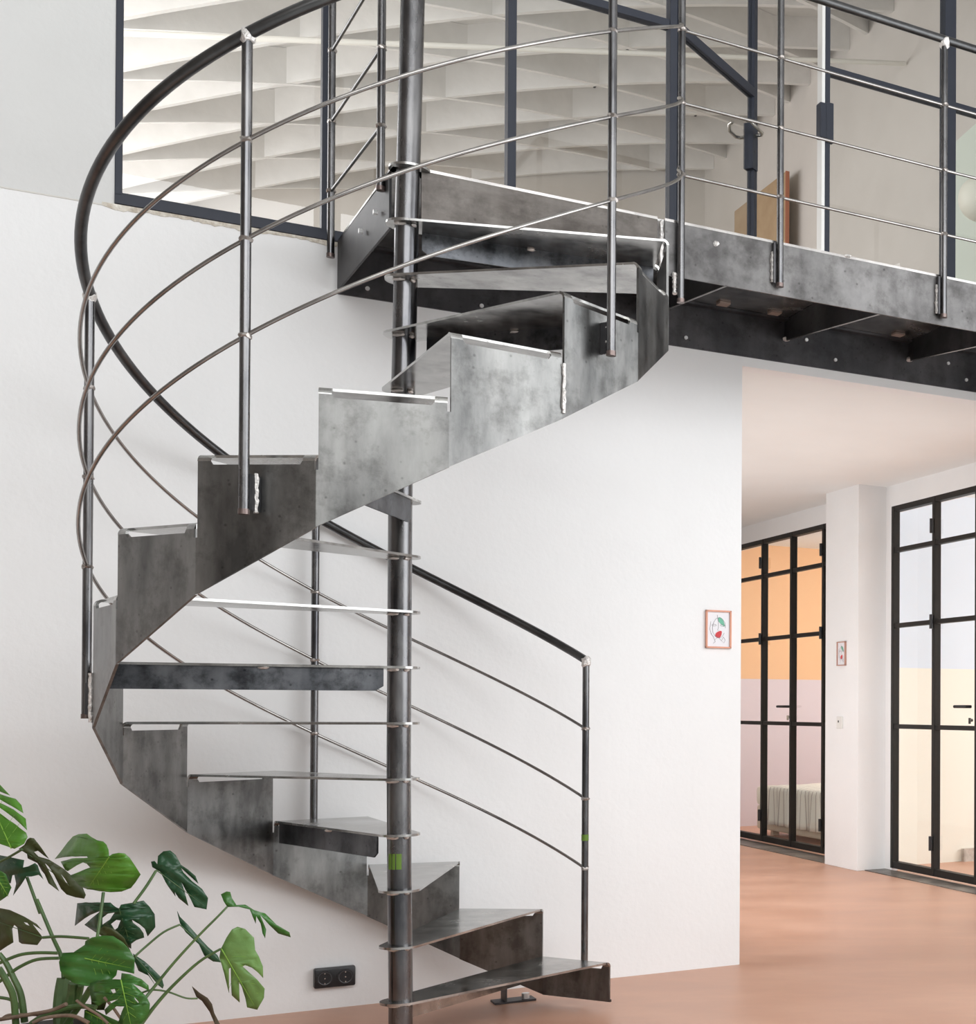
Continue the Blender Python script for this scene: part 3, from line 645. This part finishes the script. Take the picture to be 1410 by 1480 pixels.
plant = thing('monstera_plant', (pc.x, pc.y, 0), 'large green split-leaf plant in a pot at the lower left before the white wall', 'plant')
bm = bmesh.new(); lathe(bm, [(.115, 0), (.13, .02), (.165, PZ - .02), (.17, PZ - .02), (.17, PZ), (.155, PZ), (.15, PZ - .03)], (pc.x, pc.y, 0), 32); part('pot', bm, mat('dark_pot', (.05, .045, .04), (.09, .08, .07), .6, scale=5), plant, True)
bm = bmesh.new(); lathe(bm, [(.15, PZ - .05), (.15, PZ - .025), (.01, PZ - .012)], (pc.x, pc.y, 0), 24); part('soil', bm, mat('soil', (.03, .02, .015), (.08, .055, .04), .95, scale=40, bump=1, bscale=80), plant)
Z7 = lambda L: [(x / 6.13, y / 6.13 + 1120) for x, y in L]
Z8 = lambda L: [(x / 5.64, y / 5.64 + 1300) for x, y in L]
Z3 = lambda L: [(x / 3.133, y / 3.133 + 1100) for x, y in L]
def leaf(outline, holes, base, tip, depth, tilt, cup, m, vein=True, label=None, side=.0):
    bx, by = base; ax, ay = tip[0] - bx, tip[1] - by; LN = math.hypot(ax, ay); ax /= LN; ay /= LN
    def to3(x, y, dd=0):
        s = ((x - bx) * ax + (y - by) * ay); q = (-(x - bx) * ay + (y - by) * ax)
        d = depth + tilt * s / 1000 * 4.4 / 2 + side * q / 1000 * 2.2 + cup * (q / LN) ** 2 * .12 + cup * (s / LN) ** 2 * .05 + dd
        return ray(x, y, d)
    loops = [[Vector((x, y, 0)) for x, y in outline]] + [[Vector((x, y, 0)) for x, y in h] for h in holes]
    flat = [p for l in loops for p in l]; tris = tessellate_polygon(loops)
    bm = bmesh.new(); vs = [bm.verts.new(p) for p in flat]
    for t in tris:
        try: bm.faces.new([vs[k] for k in t])
        except ValueError: pass
    for _ in range(2):
        es = [e for e in bm.edges if e.calc_length() > 9]
        if es: bmesh.ops.subdivide_edges(bm, edges=es, cuts=1, use_grid_fill=True)
        bmesh.ops.triangulate(bm, faces=[f for f in bm.faces if len(f.verts) > 3])
    for v in bm.verts:
        rip = .004 * sin((v.co.x * ay - v.co.y * ax) * .33)
        v.co = to3(v.co.x, v.co.y, rip)
    o = part('leaf', bm, LG[m], plant, 'all', label); s = o.modifiers.new('thick', 'SOLIDIFY'); s.thickness = .0012
    if vein:
        pts = [to3(bx + ax * LN * k / 6, by + ay * LN * k / 6, -.002) for k in range(7)]
        bm = bmesh.new(); tube(bm, pts, .0015, seg=6, radii=[.0018 * (1 - k / 8) for k in range(7)])
        for k in range(1, 6):
            for sd in (-1, 1):
                s0 = LN * k / 7; q = LN * .32 * (1 - k / 9); s1 = s0 + LN * .16
                if m in ('olive', 'dry'): continue
                P_ = lambda s, w: (bx + ax * s - ay * w, by + ay * s + ax * w)
                a_ = P_(s0, 0); b_ = P_(s1, sd * q)
                if inside(b_, outline) and inside(((a_[0] + b_[0]) / 2, (a_[1] + b_[1]) / 2), outline) and not any(inside(b_, h) or inside(((a_[0] + b_[0]) / 2, (a_[1] + b_[1]) / 2), h) for h in holes):
                    tube(bm, [to3(*a_, -.0015), to3((a_[0] + b_[0]) / 2, (a_[1] + b_[1]) / 2, -.0015), to3(*b_, -.0015)], .0005, seg=5)
        part('midrib', bm, VEIN if m in ('bright', 'mid', 'pale') else STEM, o)
    return o
def inside(p, poly):
    c = False; x, y = p; j = len(poly) - 1
    for i in range(len(poly)):
        xi, yi = poly[i]; xj, yj = poly[j]
        if (yi > y) != (yj > y) and x < (xj - xi) * (y - yi) / (yj - yi + 1e-12) + xi: c = not c
        j = i
    return c
def stem(pts, r0, r1=None, d=(4.3, 4.25), m=STEM, nm='stem'):
    k = len(pts); r1 = r1 or r0
    # Catmull-Rom through the pixel points
    P = [pts[0]] + list(pts) + [pts[-1]]; out = []
    for i in range(1, k):
        p0, p1, p2, p3 = P[i - 1], P[i], P[i + 1], P[i + 2]
        for s in range(5):
            t = s / 5; out.append(tuple(.5 * (2 * p1[c] + (-p0[c] + p2[c]) * t + (2 * p0[c] - 5 * p1[c] + 4 * p2[c] - p3[c]) * t * t + (-p0[c] + 3 * p1[c] - 3 * p2[c] + p3[c]) * t ** 3) for c in (0, 1)))
    out.append(pts[-1]); n = len(out) - 1
    part(nm, TB([ray(x, y, d[0] + (d[1] - d[0]) * j / n) for j, (x, y) in enumerate(out)], r0, seg=8, radii=[r0 + (r1 - r0) * j / n for j in range(n + 1)]), m, plant, True)
z7, z8, z3 = Z7, Z8, Z3
leaf(z7([(-150, 40), (0, 85), (90, 182), (0, 148), (-40, 140), (-40, 165), (0, 170), (140, 215), (190, 270), (207, 340), (110, 280), (0, 218), (-40, 200), (-40, 225), (0, 248), (120, 305), (228, 390), (240, 492), (130, 385), (0, 292), (-60, 270), (-60, 310), (0, 338), (80, 400), (230, 510), (245, 550), (215, 610), (130, 655), (0, 612), (-150, 560)]), [], (16, 1226), (-22, 1140), 4.12, .3, .6, 'bright')
leaf(z7([(165, 655), (215, 620), (240, 572), (265, 556), (300, 562), (345, 620), (430, 742), (385, 712), (335, 672), (302, 682), (340, 722), (430, 748), (560, 830), (640, 900), (735, 1000), (760, 1065), (745, 1097), (670, 1085), (590, 1060), (540, 1010), (480, 890), (430, 810), (398, 782), (440, 870), (500, 980), (525, 1032), (430, 960), (395, 880), (370, 850), (330, 780), (245, 740), (238, 700)]), [z7([(540, 878), (575, 920), (615, 990), (580, 950)])], (30, 1226), (122, 1296), 4.30, .2, .5, 'olive')
leaf(z7([(-60, 720), (0, 712), (60, 722), (215, 755), (205, 820), (250, 810), (310, 780), (335, 800), (350, 850), (385, 925), (345, 885), (280, 900), (235, 900), (190, 970), (118, 1068), (145, 960), (130, 885), (110, 890), (95, 960), (60, 950), (0, 900), (-60, 880)]), [], (33, 1254), (-6, 1262), 4.26, .2, .4, 'dark')
leaf(z7([(-80, 840), (0, 850), (50, 880), (80, 960), (100, 1000), (70, 1070), (0, 1118), (-80, 1105)]), [], (-8, 1262), (12, 1296), 4.2, .1, .5, 'mid')
leaf(z7([(487, 745), (540, 680), (600, 600), (650, 545), (700, 525), (770, 520), (810, 550), (860, 578), (915, 590), (945, 620), (962, 665), (967, 722), (1000, 700), (1050, 690), (1105, 695), (1150, 735), (1200, 810), (1245, 880), (1200, 950), (1160, 1000), (1080, 1032), (980, 1037), (880, 1028), (780, 1012), (720, 990), (620, 890), (700, 860), (800, 818), (770, 785), (735, 775), (680, 802), (603, 852), (580, 840), (540, 768), (640, 740), (780, 735), (770, 722), (640, 722), (560, 730)]), [], (966 / 6.13, 1120 + 728 / 6.13), (770 / 6.13, 1120 + 1018 / 6.13), 4.22, .25, .7, 'bright')
leaf(z8([(632, 30), (700, 25), (900, 25), (945, 65), (970, 72), (985, 42), (1050, 32), (1170, 8), (1220, 60), (1258, 120), (1265, 225), (1202, 300), (1180, 240), (1140, 205), (1075, 163), (1085, 190), (1140, 232), (1170, 275), (1175, 310), (1110, 330), (1070, 360), (1070, 400), (960, 330), (850, 300), (780, 265), (690, 205), (770, 135), (822, 92), (740, 125), (690, 155), (612, 215)]), [z8([(835, 150), (880, 115), (935, 105), (900, 160), (835, 205)]), z8([(905, 200), (950, 165), (985, 170), (960, 230), (935, 247)])], (970 / 5.64, 1300 + 72 / 5.64), (1065 / 5.64, 1300 + 385 / 5.64), 4.28, .2, .6, 'dark')
leaf(z8([(780, 262), (850, 215), (930, 240), (1010, 310), (1062, 415), (1000, 360), (920, 300), (830, 300)]), [], (148, 1345), (186, 1370), 4.25, .1, .4, 'olive', False)
leaf(z8([(695, 340), (750, 310), (830, 295), (920, 298), (1000, 350), (1060, 420), (1095, 480), (1092, 605), (1030, 590), (955, 575), (945, 620), (900, 660), (800, 700), (700, 705), (600, 680), (530, 640), (490, 580), (480, 510), (510, 435), (600, 430), (690, 370)]), [], (690 / 5.64, 1300 + 480 / 5.64), (1070 / 5.64, 1300 + 560 / 5.64), 4.14, .15, -.5, 'mid')
leaf(z8([(735, 680), (800, 655), (900, 650), (985, 655), (990, 600), (1060, 610), (1150, 650), (1210, 700), (1215, 745), (1150, 712), (1085, 690), (1130, 730), (1190, 790), (1220, 850), (1215, 920), (1190, 970), (1150, 1015), (1060, 1035), (960, 1010), (990, 920), (1012, 870), (950, 870), (862, 942), (850, 900), (900, 850), (960, 815), (850, 840), (800, 870), (745, 832), (730, 750)]), [z8([(900, 735), (935, 730), (945, 760), (920, 765)]), z8([(1095, 795), (1130, 835), (1128, 848), (1098, 815)])], (985 / 5.64, 1300 + 655 / 5.64), (1065 / 5.64, 1300 + 1020 / 5.64), 4.10, -.1, .5, 'mid')
leaf(z3([(685, 455), (700, 452), (713, 468), (715, 430), (740, 408), (770, 405), (795, 425), (820, 470), (850, 490), (885, 520), (898, 555), (860, 520), (820, 483), (830, 505), (870, 545), (915, 580), (942, 620), (935, 672), (880, 660), (850, 600), (820, 543), (835, 590), (853, 655), (810, 620), (790, 590), (795, 612), (750, 550), (725, 500), (690, 480)]), [], (706 / 3.133, 1100 + 492 / 3.133), (925 / 3.133, 1100 + 655 / 3.133), 4.3, .1, .5, 'dark')
leaf(z3([(1025, 800), (1050, 762), (1075, 750), (1110, 760), (1150, 800), (1155, 855), (1172, 885), (1190, 930), (1190, 982), (1170, 960), (1140, 935), (1110, 922), (1098, 930), (1120, 950), (1165, 990), (1198, 1030), (1195, 1070), (1165, 1125), (1118, 1115), (1110, 1070), (1095, 1020), (1082, 1000), (1085, 1092), (1050, 1060), (1045, 990), (1045, 935), (1036, 940), (1037, 1048), (1015, 960), (993, 890), (1000, 850)]), [], (1002 / 3.133, 1100 + 850 / 3.133), (1150 / 3.133, 1100 + 1105 / 3.133), 4.2, .2, .6, 'pale')
leaf(z3([(1000, 603), (1025, 590), (1042, 592), (1050, 620), (1070, 652), (1110, 650), (1150, 675), (1200, 690), (1250, 740), (1310, 775), (1316, 797), (1260, 780), (1220, 742), (1178, 698), (1205, 762), (1200, 802), (1188, 780), (1180, 735), (1160, 702), (1158, 735), (1130, 672), (1080, 660), (1030, 660), (1012, 635)]), [], (1028 / 3.133, 1100 + 658 / 3.133), (1300 / 3.133, 1100 + 782 / 3.133), 4.25, .2, .3, 'mid', False)
leaf(z3([(803, 680), (815, 705), (850, 740), (890, 785), (940, 840), (985, 880), (1000, 912), (965, 907), (925, 880), (900, 830), (840, 775), (815, 735)]), [], (812 / 3.133, 1100 + 740 / 3.133), (995 / 3.133, 1100 + 905 / 3.133), 4.3, .1, .3, 'dark')
leaf(z8([(-60, 60), (0, 70), (80, 85), (200, 140), (300, 200), (348, 255), (268, 203), (350, 310), (305, 372), (180, 360), (157, 345), (145, 230), (118, 205), (100, 240), (110, 350), (60, 380), (0, 420), (-60, 425)]), [z8([(195, 185), (225, 192), (242, 215), (215, 205)])], (346 / 5.64, 1300 + 310 / 5.64), (-10, 1330), 4.24, .15, .5, 'olive')
leaf(z8([(1085, 440), (1110, 460), (1180, 505), (1240, 560), (1320, 640), (1335, 700), (1325, 727), (1290, 700), (1240, 640), (1200, 590), (1262, 692), (1210, 620), (1130, 580), (1110, 530), (1090, 490)]), [], (1095 / 5.64, 1300 + 460 / 5.64), (1325 / 5.64, 1300 + 715 / 5.64), 4.3, .1, .3, 'dark')
leaf(z3([(870, 1020), (905, 1050), (940, 1072), (960, 1100), (970, 1140), (1000, 1200), (975, 1200), (950, 1135), (915, 1085), (890, 1068)]), [], (275, 1428), (316, 1482), 4.2, .1, .2, 'dry', False, 'shrivelled brown leaf')
leaf(z8([(690, 900), (760, 890), (850, 940), (960, 990), (1040, 1025), (1060, 1080), (700, 1080), (685, 980)]), [], (124, 1462), (180, 1490), 4.2, .0, .4, 'mid')
leaf(z8([(740, 700), (820, 690), (900, 700), (880, 800), (850, 900), (790, 900), (745, 860)]), [], (135, 1425), (150, 1458), 4.24, 0, .3, 'olive', False)
s8 = lambda L: Z8(L); s3 = lambda L: Z3(L)
stem(s8([(300, 0), (430, 310), (500, 470), (520, 640)]), .0048, .0065, (4.28, 4.22)); stem([(39, 1268), (58, 1320)], .0042, .0048, (4.3, 4.28))
stem(s8([(-30, 530), (150, 455), (300, 435), (470, 437)]), .005, .005, (4.2, 4.22)); stem(s8([(-30, 690), (60, 620), (160, 550), (300, 490), (480, 478)]), .005, .005, (4.2, 4.22))
stem(s8([(350, 310), (500, 302), (720, 318)]), .0045, .0045, (4.24, 4.22)); stem(s8([(-10, 560), (60, 680), (110, 800), (130, 1020)]), .009, .010, (4.16, 4.2))
stem(s8([(-10, 440), (50, 520), (110, 640), (170, 780), (200, 1000)]), .007, .010, (4.2, 4.22)); stem(s8([(-10, 798), (80, 815), (150, 860), (190, 930)]), .005, .005, (4.22, 4.24))
stem(s8([(520, 640), (500, 760), (490, 900), (500, 1020)]), .018, .020, (4.24, 4.22)); stem(s8([(600, 680), (590, 780), (560, 900), (540, 1020)]), .014, .018, (4.2, 4.22)); stem(s8([(660, 700), (640, 790), (600, 900)]), .009, .010, (4.2, 4.22))
stem(s8([(740, 720), (680, 820), (600, 930), (540, 1020)]), .009, .010, (4.18, 4.2)); stem(s8([(780, 880), (640, 870), (500, 900), (340, 960), (260, 1010)]), .008, .009, (4.16, 4.18))
stem(s8([(270, 1005), (350, 970), (470, 950), (600, 950), (720, 1005)]), .005, .006, (4.14, 4.14), BARK, 'aerial_root'); stem(s8([(0, 985), (60, 945), (150, 940), (300, 940), (420, 960)]), .004, .005, (4.2, 4.2), BARK, 'aerial_root'); stem(s8([(620, 820), (700, 880), (800, 940), (880, 1010)]), .004, .004, (4.12, 4.14), BARK, 'aerial_root')
stem(s8([(850, 800), (920, 880), (1010, 1010)]), .004, .004, (4.1, 4.14), BARK, 'aerial_root')
stem(s3([(706, 497), (660, 570), (605, 645)]), .0040, .0045, (4.29, 4.25)); stem(s3([(468, 595), (455, 700), (440, 800)]), .0045, .0045, (4.25, 4.2))
stem(s3([(1028, 660), (980, 710), (900, 790), (790, 910), (700, 1020), (660, 1070)]), .0030, .0050, (4.24, 4.14)); stem(s3([(1000, 850), (900, 910), (780, 1020), (700, 1110), (640, 1190)]), .0035, .0060, (4.2, 4.14))
stem(s3([(815, 740), (740, 775), (660, 840), (610, 885)]), .0032, .0035, (4.29, 4.22)); stem(s3([(895, 1075), (840, 1073), (760, 1045), (690, 1036), (640, 1050)]), .0026, .0030, (4.2, 4.16)); stem(s3([(100, 400), (40, 435), (-10, 460)]), .004, .004, (4.24, 4.26))
stem(s3([(300, 1100), (230, 1130), (120, 1150), (0, 1170)]), .006, .006, (4.16, 4.18), BARK, 'aerial_root')
